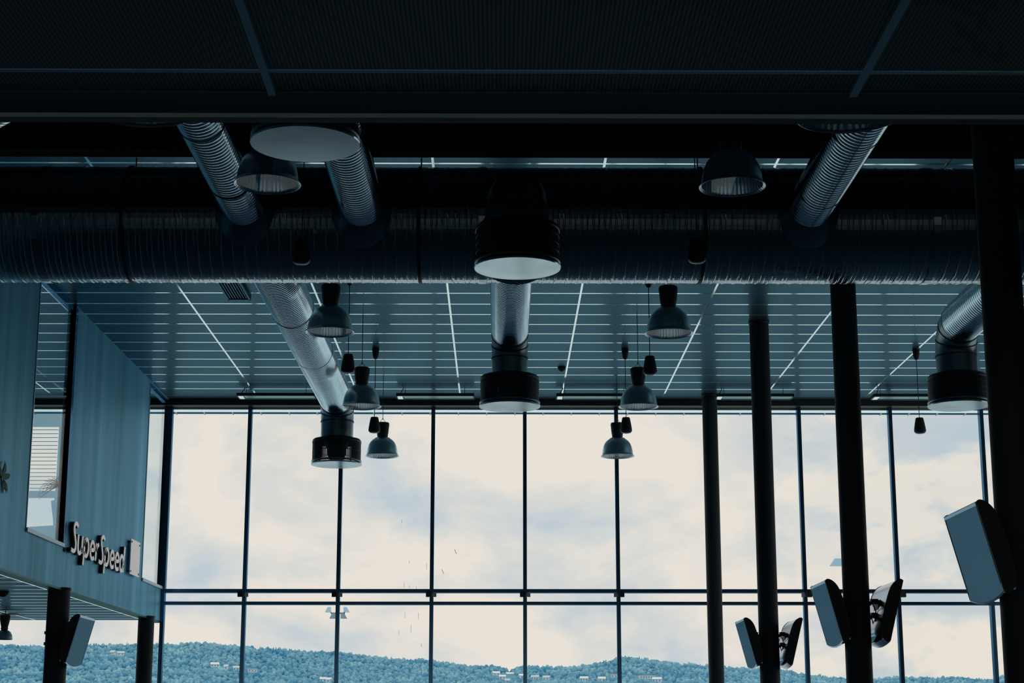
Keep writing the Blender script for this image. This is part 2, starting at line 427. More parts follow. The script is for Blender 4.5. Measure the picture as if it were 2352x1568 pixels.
# ------------------------------------------------------------------ ducts
def ribbed(mb, a, b, r, pitch=.075, amp=.011, seg=48, per=8):
    a, b = Vector(a), Vector(b); Ln = (b-a).length; n = max(2, int(Ln/pitch*per))
    pts = [a.lerp(b, i/n) for i in range(n+1)]
    def rad(s, t):
        ph = (s/pitch + t/(2*PI)) % 1.0
        return r + amp*(.5+.5*math.cos(2*PI*ph))
    return mb.sweep(pts, rad, seg, True, True)
def band(mb, c, d, r, w=.05, t=.012):
    c, d = Vector(c), Vector(d).normalized()
    return mb.sweep([c-d*w/2, c-d*w/2*.8, c+d*w/2*.8, c+d*w/2], [r+.002, r+t, r+t, r+.002], 48, False, False)
DY, DZ, DR = 18.95, 5.61, .655
def helix_main(s, t):
    ph = (s/.127 + t/(2*PI)) % 1.0
    return DR + (.005 if ph < .14 else 0.0) - (.003 if .5 < ph < .6 else 0)
main = thing('main_duct', 'huge dark spiral duct running across the whole hall under the ceiling', 'duct', (0, DY, DZ))
n = 1900
MB().sweep([(-6.35+17.5*i/n, 0, 0) for i in range(n+1)], helix_main, 72, True, False).build('pipe', 'galv_main', main)
for x in (-4.15, -.9, 2.25, 5.5, 8.6):
    hs = band(MB(), (x, 0, 0), (1, 0, 0), DR+.004, .04, .008).build('hanger_strap', 'black', main)
    MB().sweep([(x, 0, DR+.01), (x, 0, H-DZ-.001)], .008, 8).build('hanger_rod', 'black', hs)
for x in (-5.1, -.2, 4.8, 9.7):
    band(MB(), (x, 0, 0), (1, 0, 0), DR+.004, .09, .006).build('coupling', 'galv_main', main)

def diffuser(parent, r, neck, c, slat=.58):
    """round air diffuser: shoulder, slotted sleeve round an inner core, pale bottom plate; c = centre of the plate's underside"""
    d = MB().lathe([(neck, .47), (neck+.02, .45), (r*.93, .435), (r-.01, .41), (r-.005, .375), (r-.02, .375)], c, 64).build('diffuser', 'casing', parent)
    g = MB(); n = 84 if slat > .5 else 100
    for k in range(n):
        a = 2*PI*k/n; da = PI/n*slat
        q = []
        for aa in (a-da, a+da):
            for rr in (r-.022, r-.012):
                for z in (.075, .385): q.append((c[0]+rr*math.cos(aa), c[1]+rr*math.sin(aa), c[2]+z))
        g.add(q, [(0,1,3,2), (4,6,7,5), (0,4,5,1), (2,3,7,6), (0,2,6,4), (1,5,7,3)])
    for z in ((.15, .23, .31) if slat > .5 else (.225,)):
        g.lathe([(r-.024, z-.004), (r-.010, z-.004), (r-.010, z+.004), (r-.024, z+.004)], c, 64)
    g.build('slotted_sleeve', 'casing', d)
    MB().lathe([(neck*.85, .45), (neck*.62, .28), (neck*.5, .10), (0.01, .09)], c, 32).build('inner_cone', 'black', d)
    MB().lathe([(r-.03, .075), (r, .07), (r, .045), (r-.03, .04)], c, 64).build('lower_ring', 'galv_dark', d)
    MB().lathe([(0, .022), (r+.004, .022), (r+.006, .012), (r, .0), (0, -.002)], c, 96, False).build('bottom_plate', 'plate', d)
    for k in range(4):
        a = PI/4+PI/2*k; g = MB().box(c[0]+(r-.06)*math.cos(a)-.015, c[0]+(r-.06)*math.cos(a)+.015, c[1]+(r-.06)*math.sin(a)-.015, c[1]+(r-.06)*math.sin(a)+.015, c[2]+.02, c[2]+.09)
        g.build('spacer', 'plate', d)
def elbow(mb, mbb, X, ye, z, R, r, sgn, nseg=3):
    """smooth lobster-back bend from horizontal (along sgn*y) to straight down"""
    pts = []
    for i in range(nseg*4+1):
        a = PI/2*i/(nseg*4)
        pts.append((X, ye + sgn*R*math.sin(a), z - R*(1-math.cos(a))))
    mb.sweep(pts, r, 48, False, True)
    for i in range(0, nseg+1):
        a = PI/2*i/nseg
        mbb.append(((X, ye+sgn*R*math.sin(a), z-R*(1-math.cos(a))), (0, sgn*math.cos(a), -math.sin(a)), r, .02, .006))
def branch(label, X, y0, yd, z, r, zdisc, rd=.424, R=.36, couplings=(), slat=.58, mat='galv', far=True, pitch=.078):
    sgn = 1 if yd > y0 else -1
    o = thing('branch_duct', label, 'duct', (X, y0, z), group='branch ducts')
    ye = yd - sgn*R
    if abs(ye-y0) > .06:
        g = MB(); ribbed(g, (0, 0, 0), (0, ye-y0, 0), r, pitch); g.build('pipe', mat, o)
    g, gb = MB(), []
    elbow(g, gb, 0, ye-y0, 0, R, r, sgn)
    zt = zdisc+.46-z
    g.sweep([(0, yd-y0, -R+.005), (0, yd-y0, (zt-R)/2-.005), (0, yd-y0, zt-.0)], r-.004, 48, False)
    g.build('elbow', 'galv_dark', o)
    for q in couplings: gb.append(((0, q-y0, 0), (0, 1, 0), r+.006, .035, .007))
    for q in gb: band(MB(), *q).build('joint_band', 'black', o)
    diffuser(o, rd, r, (0, yd-y0, zdisc-z), slat)
    # saddle where it meets the main duct
    s0 = -sgn*.0
    MB().sweep([(0, s0-sgn*.12, 0), (0, s0+sgn*.02, 0), (0, s0+sgn*.20, 0)], [r+.20, r+.15, r+.008], 48, False).build('saddle', 'galv_dark', o)
    return o
yF, yN = DY+.57, DY-.57
branch('silver ribbed duct on the left whose see-through slotted diffuser hangs against the sky',
       -2.78, yF, 29.35, 5.55, .278, 4.45, couplings=(22.6, 25.3), slat=.42)
branch('silver ribbed duct in the middle, beyond the big duct, dropping to a dark diffuser', .135, yF, 23.95, 5.5, .252, 4.45, slat=.80)
branch('silver ribbed duct at the far right with its bend and dark diffuser', 6.40, yF, 23.85, 5.58, .285, 4.45, slat=.80, R=.42)
branch('dark short bend hanging in front of the big duct with a pale round plate', .17, yN, 16.6, 5.30, .30, 4.47, R=.48, slat=.85)
branch('silver ribbed duct behind the largest blue-grey round plate, foreground left', -1.52, yN, 12.9, 5.61, .232, 4.47, couplings=(15.6,), slat=.85)
def near_pipe(label, a, b, r, coup):
    o = thing('branch_duct', label, 'duct', a, group='branch ducts')
    a, b = Vector(a), Vector(b); d = b-a
    g = MB(); ribbed(g, (0, 0, 0), d, r, .078); g.build('pipe', 'galv', o)
    for t in coup: band(MB(), d*t, d, r+.008, .035, .007).build('joint_band', 'black', o)
    dn = d.normalized()
    MB().sweep([dn*-.12, dn*.02, dn*.20], [r+.20, r+.15, r+.008], 48, False).build('saddle', 'galv_dark', o)
    g = MB()
    p = d*.62; g.sweep([p + Vector((0, 0, r+.008)), p + Vector((0, 0, H-a.z-.001))], .008, 8); g.build('hanger', 'black', o)
near_pipe('silver ribbed duct in the foreground, leftmost of the pair beside the blue-grey plate', (-2.80, yN, 5.61), (-2.80, 9.5, 5.61), .225, (.33, .13))
near_pipe('silver ribbed duct in the foreground on the right, running up behind the lamp', (3.38, yN, 5.61), (3.38, 9.5, 5.61), .235, (.31, .10))
o = thing('branch_duct', 'end of a silver ribbed duct in the upper left corner', 'duct', (-6.4, 17.0, 5.61), group='branch ducts')
g = MB(); ribbed(g, (0, 0, 0), (2.45, -2.75, 0), .24, .085, .007); g.build('pipe', 'galv', o)
MB().sweep([(1.2, -1.35, .24), (1.2, -1.35, H-5.61-.001)], .008, 8).build('hanger', 'black', o)

# ------------------------------------------------------------------ pendant lamps (origin = centre of the rim)
def make_lamp(ztop, label, loc):
    o = thing('pendant_lamp', label, 'lamp', loc, group='high bay pendant lamps')
    R = .302
    outer = [(R, 0), (R-.014, .012), (R-.020, .05), (R-.030, .12), (R-.046, .18), (R-.072, .235), (R-.11, .28), (R-.15, .31), (.125, .332), (.085, .34)]
    MB().lathe(outer, seg=64).build('reflector', 'alu', o)
    rf = MB()
    seg = 96; inner = [(r-.004, z) for r, z in outer]; vs = []; fs = []
    for r, z in inner:
        for k in range(seg):
            a = 2*PI*k/seg; rr = r - (.003 if k % 2 else 0); vs.append((rr*math.cos(a), rr*math.sin(a), z-.001))
    for i in range(len(inner)-1):
        for k in range(seg):
            j = (k+1) % seg; fs.append((i*seg+k, i*seg+j, (i+1)*seg+j, (i+1)*seg+k))
    rf.add(vs, fs).build('reflector_lining', 'alu_in', o)
    g = MB().sweep([(R*math.cos(2*PI*k/64), R*math.sin(2*PI*k/64), 0) for k in range(65)], .006, 8, False)
    g.build('rim', 'silver', o)
    MB().lathe([(.092, .325), (.096, .345), (.090, .355), (.098, .36), (.100, .40), (.104, .405), (.118, .60), (.112, .61), (.02, .625), (0, .625)], seg=32).build('ballast_housing', 'black', o)
    g = MB()
    for k in range(16):
        a = 2*PI*k/16; g.bar((.100*math.cos(a), .100*math.sin(a), .42), (.116*math.cos(a), .116*math.sin(a), .59), .012, .012)
    g.build('cooling_fin', 'casing', o)
    MB().lathe([(.0, .09), (.035, .10), (.05, .14), (.05, .2), (.03, .27), (.03, .32)], seg=24).build('bulb', 'white', o)
    MB().lathe([(R-.018, .012), (.001, .012)], seg=64, smooth=False).build('cover_glass', 'cover', o)
    pts = []
    n = 100
    for i in range(n+1):
        z = .66 + (ztop-.66)*i/n; pts.append((.004*math.cos(i*1.9), .004*math.sin(i*1.9), z))
    sc = MB().sweep(pts, .0055, 6).build('suspension_cable', 'black', o)
    for s in (-1, 1): MB().bar((s*.05, 0, .62), (0, 0, .70), .006, .006).build('cable_fork', 'black', sc)
    return o
ZL = 4.92
lampA = make_lamp(H-ZL, 'round aluminium pendant lamp, left row, directly under the big duct and above the smaller ones', (-2.14, 21.35, ZL))
copy_tree(lampA, (-2.14, 26.45, ZL), 'aluminium pendant lamp of the left row, middle one, beside the silver duct')
copy_tree(lampA, (-2.14, 31.35, ZL), 'smallest pendant lamp of the left row, bright inside against the sky')
copy_tree(lampA, (2.13, 21.4, ZL), 'round aluminium pendant lamp, right row, largest one below the big duct')
copy_tree(lampA, (2.14, 26.45, ZL), 'aluminium pendant lamp of the right row, overlapping the top edge of the windows')
copy_tree(lampA, (2.14, 31.35, ZL), 'smallest pendant lamp of the right row, in front of a window mullion')
copy_tree(lampA, (-2.14, 15.3, ZL), 'dim pendant lamp in the dark above the big duct, below the large blue-grey plate')
copy_tree(lampA, (2.14, 15.35, ZL), 'dim pendant lamp in the dark above the big duct, on the right')
lampB = make_lamp(H-3.38, 'very dark lamp rim half hidden by the gallery beam, upper left', (-2.0, 9.15, 3.38))
copy_tree(lampB, (2.0, 9.45, 3.46), 'very dark lamp rim half hidden by the gallery beam, upper right')

# small pendant lamp under the upper room
o = thing('small_pendant_lamp', 'small bell-shaped lamp under the upper room at the left edge', 'lamp', (-8.78, 31.3, 1.62))
MB().lathe([(.155, 0), (.148, .03), (.14, .08), (.11, .135), (.065, .165)], seg=40).build('reflector', 'alu', o)
MB().lathe([(.150, .002), (.144, .03), (.135, .08), (.10, .13)], seg=40).build('reflector_lining', 'alu_in', o)
MB().lathe([(.05, .155), (.065, .19), (.06, .22), (.085, .33), (.09, .42), (.08, .43), (0, .43)], seg=28).build('ballast_housing', 'black', o)
MB().sweep([(0, 0, .42), (0, 0, SOF-1.62-.001)], .008, 8).build('suspension_cable', 'black', o)
MB().lathe([(0, 0), (.22, .005), (.23, .012), (.0, .02)], (.13, 0, .435), 32).build('cover_disc', 'black', o)
tag(MB().lathe([(0, -.085), (.045, -.075), (.078, -.04), (.088, 0), (0, .0)], seg=28).build('ceiling_sensor', 'black', None, (-7.6, 26.9, SOF-.002)),
    'black dome on the slatted underside of the upper room, left edge', 'sensor')

# ------------------------------------------------------------------ hanging loudspeakers (origin = bottom)
def make_speaker(loc, label, ztop):
    o = thing('hanging_speaker', label, 'loudspeaker', loc, group='hanging cone loudspeakers')
    MB().lathe([(.0, 0), (.03, .001), (.075, .012), (.098, .035), (.100, .05), (.096, .09), (.085, .16), (.068, .25), (.06, .27), (.0, .275)], seg=36).build('cabinet', 'black', o)
    MB().lathe([(.0, -.004), (.03, -.002), (.074, .008), (.09, .024)], seg=36).build('grille', 'casing', o)
    MB().sweep([(0, 0, .27), (0, 0, ztop-.15)], .006, 8).build('cable', 'black', o)
    MB().lathe([(.0, ztop-.19), (.025, ztop-.185), (.045, ztop-.15), (.055, ztop-.08), (.062, ztop-.002), (0, ztop-.001)], seg=28).build('ceiling_cup', 'black', o)
    return o
ZS = 4.94
spk = make_speaker((-2.12, 29.0, ZS), 'black cone loudspeaker hanging beside the smallest lamp of the left row', H-ZS)
copy_tree(spk, (-2.14, 24.0, ZS), 'black cone loudspeaker hanging right of the left silver duct, below the first lamp')
copy_tree(spk, (2.13, 29.0, ZS), 'black cone loudspeaker hanging beside the smallest lamp of the right row')
copy_tree(spk, (2.12, 24.1, ZS), 'black cone loudspeaker hanging below the largest lamp of the right row')
copy_tree(spk, (7.10, 29.0, ZS), 'black cone loudspeaker hanging alone against the sky on the far right')
copy_tree(spk, (-2.14, 18.10, ZS-.02), 'barely visible loudspeaker in front of the dark duct, left one')
copy_tree(spk, (2.12, 18.10, ZS-.0), 'barely visible loudspeaker in front of the dark duct, right one')
def sensor(px, py, label):
    d = ray(px, py); p = d*(H/d.z)
    tag(MB().lathe([(0, -.085), (.03, -.08), (.065, -.045), (.075, 0), (0, 0)], seg=24).build('ceiling_sensor', 'black', None, (p.x, p.y, H-.0)), label, 'sensor')
sensor(1290, 843, 'small black dome on the ceiling between the middle and right lamps')
sensor(2296, 848, 'small black dome on the ceiling beside the big right-hand column')

# ------------------------------------------------------------------ linear lights along the facade (origin = left end, top)
def make_linear(loc, label):
    o = thing('linear_light', label, 'light', loc, group='linear lights along the facade')
    Ln, D, T = 1.47, .35, .055
    g = MB(); g.box(0, Ln, 0, .02, -T, 0); g.box(0, Ln, D-.035, D, -T-.006, 0); g.box(0, .02, 0, D, -T, 0); g.box(Ln-.02, Ln, 0, D, -T, 0); g.box(0, Ln, 0, D, -.012, 0)
    g.build('housing', 'black', o)
    MB().box(.13, Ln-.02, .02, D-.035, -T+.004, -.02).build('louvre', 'lens', o)
    MB().box(.022, .118, .02, D-.02, -T-.004, -.02).build('end_plate', 'bar', o)
    for x in (.16, Ln-.18): MB().sweep([(x, D/2, 0), (x, D/2, H-loc[2]-.001)], .005, 6).build('hanger_rod', 'black', o)
    MB().sweep([(.07, .1, 0), (.09, .13, .05), (.13, .2, H-loc[2]-.001)], .008, 6).build('power_cable', 'black', o)
    return o
zl = 6.268
lin = make_linear((-4.97, 32.3, zl), 'slim linear light at the top of the facade behind the left silver duct')
copy_tree(lin, (-1.96, 32.3, zl), 'slim linear light left of the middle diffuser')
copy_tree(lin, (1.065, 32.3, zl), 'slim linear light behind the right row lamp')
copy_tree(lin, (4.09, 32.3, zl), 'slim linear light crossed by the second column')
copy_tree(lin, (7.07, 32.3, zl), 'slim linear light partly behind the far right diffuser')
# ceiling louvre left of the silver duct
a = ray(527, 690); a = a*((H-.06)/a.z)
o = thing('ceiling_vent', 'long louvred grille box on the ceiling just left of the silver duct', 'vent', (a.x-.02, a.y-2.6+0.15, H-.07))
g = MB().box(0, .03, 0, 2.4, 0, .068).box(.32, .35, 0, 2.4, 0, .068).box(0, .35, 2.36, 2.4, 0, .068).box(0, .35, 0, .04, 0, .068); g.build('frame', 'panel', o)
g = MB()
for k in range(7): g.box(.045+.04*k, .06+.04*k, .04, 2.36, .012, .05)
g.box(.03, .32, .04, 2.36, .055, .068); g.build('louvre', 'panel', o)

# ------------------------------------------------------------------ displays on the columns
def smooth_line(p, it=2):
    for _ in range(it):
        q = [p[0]]
        for a, b in zip(p, p[1:]):
            q += [(a[0]*.75+b[0]*.25, a[1]*.75+b[1]*.25), (a[0]*.25+b[0]*.75, a[1]*.25+b[1]*.75)]
        q.append(p[-1]); p = q
    return p
def make_tv(loc, face, label, lettermark=False):
    """origin on the column axis; face=-1 looks to -x, +1 to +x; screen leans forward at the top"""
    o = thing('display', label, 'screen', loc, group='displays mounted on the columns')
    tl = math.radians(14.5)
    def tr(n_, y, z):                     # n_: out of the screen, z up, then lean
        z = z; x = .355 + n_*math.cos(tl) + z*math.sin(tl); zz = z*math.cos(tl) - n_*math.sin(tl)
        return (face*x, y, zz)
    hw, hh = .49, .345
    prof = [(0, hh), (-.02, hh+.012), (-.055, hh-.004), (-.095, hh-.05), (-.125, hh-.13), (-.135, 0), (-.13, -hh+.14), (-.105, -hh+.04), (-.06, -hh-.015), (-.02, -hh-.03), (0, -hh)]
    prof = smooth_line(prof, 2)
    m = len(prof)
    def slab(y0, y1, pr):
        vs = [tr(n_, y0, z) for n_, z in pr] + [tr(n_, y1, z) for n_, z in pr]; k = len(pr)
        return vs, [tuple(range(k)), tuple(range(2*k-1, k-1, -1))] + [(i, k+i, k+(i+1) % k, (i+1) % k) for i in range(k)]
    MB().add(*slab(-hw+.012, hw-.012, prof)).build('casing', 'tvsilver', o)
    big = [(n_*1.03 + (.006 if n_ == 0 else 0), z*1.012) for n_, z in prof]
    for y0, y1 in ((-hw-.004, -hw+.014), (hw-.014, hw+.004)):
        MB().add(*slab(y0, y1, big)).build('end_cap', 'black', o)
    def quad(y0, y1, z0, z1, n0, n1): return slab(y0, y1, [(n0, z0), (n1, z0), (n1, z1), (n0, z1)])
    MB().add(*quad(-hw+.03, hw-.03, -hh+.055, hh-.028, .002, .006)).build('screen', 'screen', o)
    MB().add(*quad(-hw+.014, hw-.014, hh-.026, hh-.002, .001, .010)).build('bezel', 'tvsilver', o)
    def chin(sec, nm, mt):
        vs = []; k = len(sec(0)); J = 14
        for q in range(J+1):
            y = (-hw+.014) + (2*hw-.028)*q/J; b = .050*(1-(y/hw)**2)
            vs += [tr(n_, y, z) for n_, z in sec(b)]
        fs = [(q*k+i, q*k+(i+1) % k, (q+1)*k+(i+1) % k, (q+1)*k+i) for q in range(J) for i in range(k)] + [tuple(range(k)), tuple(range(J*k+k-1, J*k-1, -1))]
        MB().add(vs, fs).build(nm, mt, o)
    chin(lambda b: [(.004, -hh+.056), (.006, -hh+.0-b), (-.10, -hh-.0-b*.6), (-.10, -hh+.056)], 'chin', 'screen')
    chin(lambda b: [(.010, -hh+.0-b), (.006, -hh-.016-b), (-.09, -hh-.012-b*.6), (-.09, -hh+.0-b*.6)], 'chin_trim', 'tvsilver')
    # mounting arm and clamps
    ax = face*.15
    MB().box(*sorted((face*.165, face*.31)), -.05, .05, -.06, .0).build('arm', 'black', o)
    MB().box(*sorted((face*.165, face*.25)), -.03, .03, .10, .16).build('arm', 'black', o)
    MB().box(*sorted((face*.225, face*.262)), -.12, .12, -.14, .14).build('mount_plate', 'black', o)
    MB().sweep([(face*.18, -.03, .10), (face*.21, -.06, .02), (face*.19, -.09, -.10), (face*.235, -.10, -.17), (face*.26, -.05, -.10)], .007, 6).build('cable', 'black', o)
    MB().sweep([(face*.18, .04, -.06), (face*.20, .02, -.18), (face*.24, -.02, -.22), (face*.22, -.06, -.12)], .006, 6).build('cable', 'black', o)
    return o
make_tv((cx3, 20.45, 1.37), -1, 'display facing left on the column with two large displays')
make_tv((cx3, 20.45, 1.37), 1, 'display seen from behind on the right of the column with two large displays')
make_tv((cx2, 27.0, 1.355), -1, 'small far display facing left, lower right of the picture')
make_tv((cx2, 27.0, 1.355), 1, 'small far display seen from behind, lower right of the picture')
make_tv((cx4, 13.7, 1.39), -1, 'largest display, at the right edge on the nearest column')
make_tv((cl1, 26.2, 1.35), 1, 'display under the upper room on the left, facing right')

# ------------------------------------------------------------------ sign letters on the teal wall
GL = {   # strokes in a box 1 wide per letter, x-height .62, cap 1.0
 'S': ([[(.62,.90),(.52,1.0),(.36,1.0),(.24,.90),(.24,.72),(.36,.52),(.46,.32),(.46,.14),(.36,.02),(.20,0),(.02,.04)]], .60),
 'u': ([[(.10,.66),(.08,.22),(.14,.04),(.28,0),(.42,.08),(.50,.24)], [(.56,.66),(.50,.24),(.50,.04)]], .66),
 'p': ([[(.16,.62),(.04,-.34)], [(.12,.34),(.20,.56),(.36,.64),(.52,.54),(.56,.34),(.48,.10),(.34,0),(.18,.04),(.12,.16)]], .66),
 'e': ([[(.12,.32),(.54,.34),(.52,.52),(.38,.64),(.22,.60),(.12,.42),(.10,.22),(.20,.04),(.36,0),(.54,.08)]], .62),
 'r': ([[(.16,.64),(.08,0)], [(.12,.34),(.22,.54),(.42,.64)]], .46),
 'd': ([[(.50,.34),(.44,.56),(.28,.64),(.14,.54),(.08,.34),(.12,.10),(.26,0),(.40,.08),(.50,.30)], [(.64,1.02),(.54,.40),(.50,0)]], .72),
}
def stroke(mb, pts, wd, x0, x1, tf):
    pts = smooth_line(pts); n = len(pts); Lf, Rt = [], []
    for i in range(n):
        a = pts[max(i-1, 0)]; b = pts[min(i+1, n-1)]
        dx, dz = b[0]-a[0], b[1]-a[1]; l = math.hypot(dx, dz) or 1; nx, nz_ = -dz/l*wd/2, dx/l*wd/2
        Lf.append((pts[i][0]+nx, pts[i][1]+nz_)); Rt.append((pts[i][0]-nx, pts[i][1]-nz_))
    vs = [tf(p, x) for x in (x0, x1) for p in Lf+Rt]; m = 2*n; fs = []
    for i in range(n-1):
        fs.append((i, i+1, n+i+1, n+i)); fs.append((m+i, m+n+i, m+n+i+1, m+i+1))
        fs.append((i, m+i, m+i+1, i+1)); fs.append((n+i, n+i+1, m+n+i+1, m+n+i))
    fs.append((0, n, m+n, m)); fs.append((n-1, m+n-1, m+2*n-1, 2*n-1))
    mb.add(vs, fs)
p0, p1 = PX(164, 1263, XW+.08), PX(287, 1310, XW+.08)
CAP = .43
tot = sum(GL[c][1] for c in 'SuperSpeed')
ksy = (p1.y-p0.y)/tot
o = thing('sign_lettering', 'raised white sign lettering on the teal wall above its lower edge', 'sign', (XW, p0.y, p0.z))
u = 0.0
for c in 'SuperSpeed':
    st, adv = GL[c]; g = MB(); gb = MB()
    for s_ in st:
        tf = lambda p, x, u=u: (x, (u+p[0])*ksy, p[1]*CAP)
        def thick(mbx, xx0, xx1, w_):
            stroke(mbx, s_, w_, xx0, xx1, tf)
        thick(g, .060, .075, .145); thick(gb, .001, .0595, .130)
    lt = g.build('letter', 'letter', o); gb.build('letter_back', 'letter_shade', lt)
    u += adv
# white plate beside the lettering
a, b = PX(301, 1240, XW+.06), PX(322, 1250, XW+.06)
zt, zb = PX(303, 1237, XW+.06).z, PX(300, 1318, XW+.06).z
o = thing('wall_plate', 'blank pale plate standing off the teal wall between lettering and corner window', 'plate', (XW, a.y, zb))
MB().box(.05, .065, 0, b.y-a.y, 0, zt-zb).build('plate', 'letter', o)
for yy in (.06, b.y-a.y-.06):
    for z in (.05, zt-zb-.05):
        MB().sweep([(.001, yy, z), (.072, yy, z)], .018, 12).build('standoff', 'black', o)
# leafy emblem on the wall at the left edge
p = PX(2, 1098, XW+.03)
o = thing('leaf_ornament', 'dark leaf-shaped ornament on the teal wall at the left edge', 'ornament', (XW, p.y, p.z))
g = MB()
for ang, ln, wd in ((72, .27, .07), (25, .27, .08), (-40, .25, .08), (-75, .2, .06), (130, .2, .07), (215, .2, .07)):
    a = math.radians(ang); d = Vector((0, math.cos(a)*1.7, math.sin(a))); q = Vector((0, -math.sin(a)*1.7, math.cos(a)))
    vs = [Vector((.03, 0, 0))]+[Vector((.03+.03*math.sin(t*PI), 0, 0)) + d*ln*t + q*s_*wd*.5*math.sin(PI*t**.7) for t in (.25, .5, .75) for s_ in (-1, 1)] + [Vector((.03, 0, 0)) + d*ln]
    back = [v - Vector((.015, 0, 0)) for v in vs]
    fs = [(0, 1, 2), (1, 3, 4, 2), (3, 5, 6, 4), (5, 7, 6)]
    g.add(vs, fs, True); g.add(back, fs, True)
g.build('leaf', 'leaf', o)
MB().sweep([(.003, 0, 0), (.05, 0, 0)], .035, 16).build('boss', 'black', o)

# things in the upper room seen through its window: blue film screen with openings, thin blind rails, palm, ledge
def quadbox(mb, pts, Y, t=.02):
    vs = [PY(x, y, Y) for x, y in pts]; vs += [v + Vector((0, t, 0)) for v in vs]; n = len(pts)
    mb.add(vs, [tuple(range(n)), tuple(range(2*n-1, n-1, -1))] + [(i, n+i, n+(i+1) % n, (i+1) % n) for i in range(n)])
YB = 33.2
o = thing('frosted_screen', 'pale blue frosted glass screen with two clear openings in the upper room', 'screen', PY(100, 1290, YB))
g = MB(); off = -Vector(PY(100, 1290, YB))
quadbox(g, [(-60, 945), (160, 945), (160, 980), (-60, 980)], YB)
quadbox(g, [(136, 980), (160, 980), (155, 1127), (127, 1127), (128, 1118)], YB)
quadbox(g, [(-60, 1127), (155, 1127), (154, 1143), (-60, 1143)], YB)
quadbox(g, [(125, 1143), (154, 1143), (150, 1206), (122, 1206), (122, 1196), (117, 1150), (125, 1148)], YB)
quadbox(g, [(-60, 1210), (60, 1210), (122, 1206), (150, 1206), (148, 1300), (-60, 1300)], YB)
f = g.build('film', 'film', o); f.location = off
g = MB()
for k in range(16):
    y = 986+8.95*k; quadbox(g, [(-60, y), (134-.55*k, y), (134-.55*k, y+1.1), (-60, y+1.1)], YB-.03)
f = g.build('blind_rail', 'sheer_line', o); f.location = off
o = thing('potted_palm', 'faint palm fronds behind the window of the upper room', 'plant', PY(134, 1150, YB-.5))
g = MB(); base = Vector((0, 0, .55/2))
for k in range(9):
    a = math.radians(95+13*k); pts = []
    for i in range(6):
        t = i/5; pts.append(base + Vector((math.cos(a)*.34*t, 0, math.sin(a)*.28*t - .10*t*t)))
    g.sweep(pts, [.006, .009, .008, .006, .004, .002], 5)
    for i in range(2, 6):
        for s_ in (-1, 1): g.bar(pts[i], pts[i] + Vector((-.05, 0, s_*.03-.03)), .005, .004)
g.build('frond', 'palm', o)
MB().sweep([(0, 0, -1.35+.0), (.01, 0, -.5), (0, 0, .28)], [.03, .02, .014], 10).build('trunk', 'palm', o)
zf = SOF+.38 - (PY(134, 1150, YB-.5).z)
MB().lathe([(0, zf), (.14, zf), (.18, zf+.3), (.16, zf+.3), (0, zf+.27)], seg=28).build('pot', 'white', o)

# ------------------------------------------------------------------ outside
struct(MB().box(-1500, 1500, 36, 1600, -12.5, -12).build('ground_water', 'sea'), 'pale water outside')
CR = [(-300,1486),(0,1483),(80,1484),(130,1487),(200,1483),(300,1480),(400,1481),(440,1477),(500,1479),(555,1485),(620,1490),(700,1497),(780,1500),(850,1508),(920,1515),(970,1516),(1030,1524),(1070,1530),(1120,1531),(1150,1533),(1170,1544),(1185,1534),(1220,1532),(1280,1533),(1320,1533),(1380,1522),(1420,1513),(1445,1510),(1480,1515),(1560,1525),(1620,1530),(1665,1534),(1740,1535),(1775,1532),(1792,1537),(1830,1548),(1870,1553),(1935,1560),(2000,1562),(2060,1556),(2150,1560),(2200,1556),(2240,1563),(2280,1562),(2310,1552),(2352,1556),(2650,1556)]
def crest(px):
    for (a, ya), (b, yb) in zip(CR, CR[1:]):
        if a <= px <= b: return ya + (yb-ya)*(px-a)/(b-a)
    return 1556
YA, YC = 1500.0, 2000.0
def hill(px, t):                          # t=0 foot of the slope, t=1 crest, t<0 down to the shore
    if t < 0:
        a = hill(px, 0); k = min(1, -t/.4); return Vector((a.x*(1-k*.15), a.y-260*k, a.z + (-12.6-a.z)*k))
    py = 1625 + (crest(px)+3 - 1625)*t
    return PY(px, py, YA + (YC-YA)*t)
xs = list(range(-300, 2660, 20)); ts = [-.4, -.2] + [i/10 for i in range(11)]
vs = []; fs = []
for x in xs:
    for t in ts: vs.append(hill(x, t))
    q = vs[-1].copy(); vs.append(q + Vector((0, 400, -30)))
m = len(ts)+1
for i in range(len(xs)-1):
    for j in range(m-1): fs.append((i*m+j, (i+1)*m+j, (i+1)*m+j+1, i*m+j+1))
struct(MB().add(vs, fs, True).build('hillside', 'ground'), 'wooded hills beyond the water')
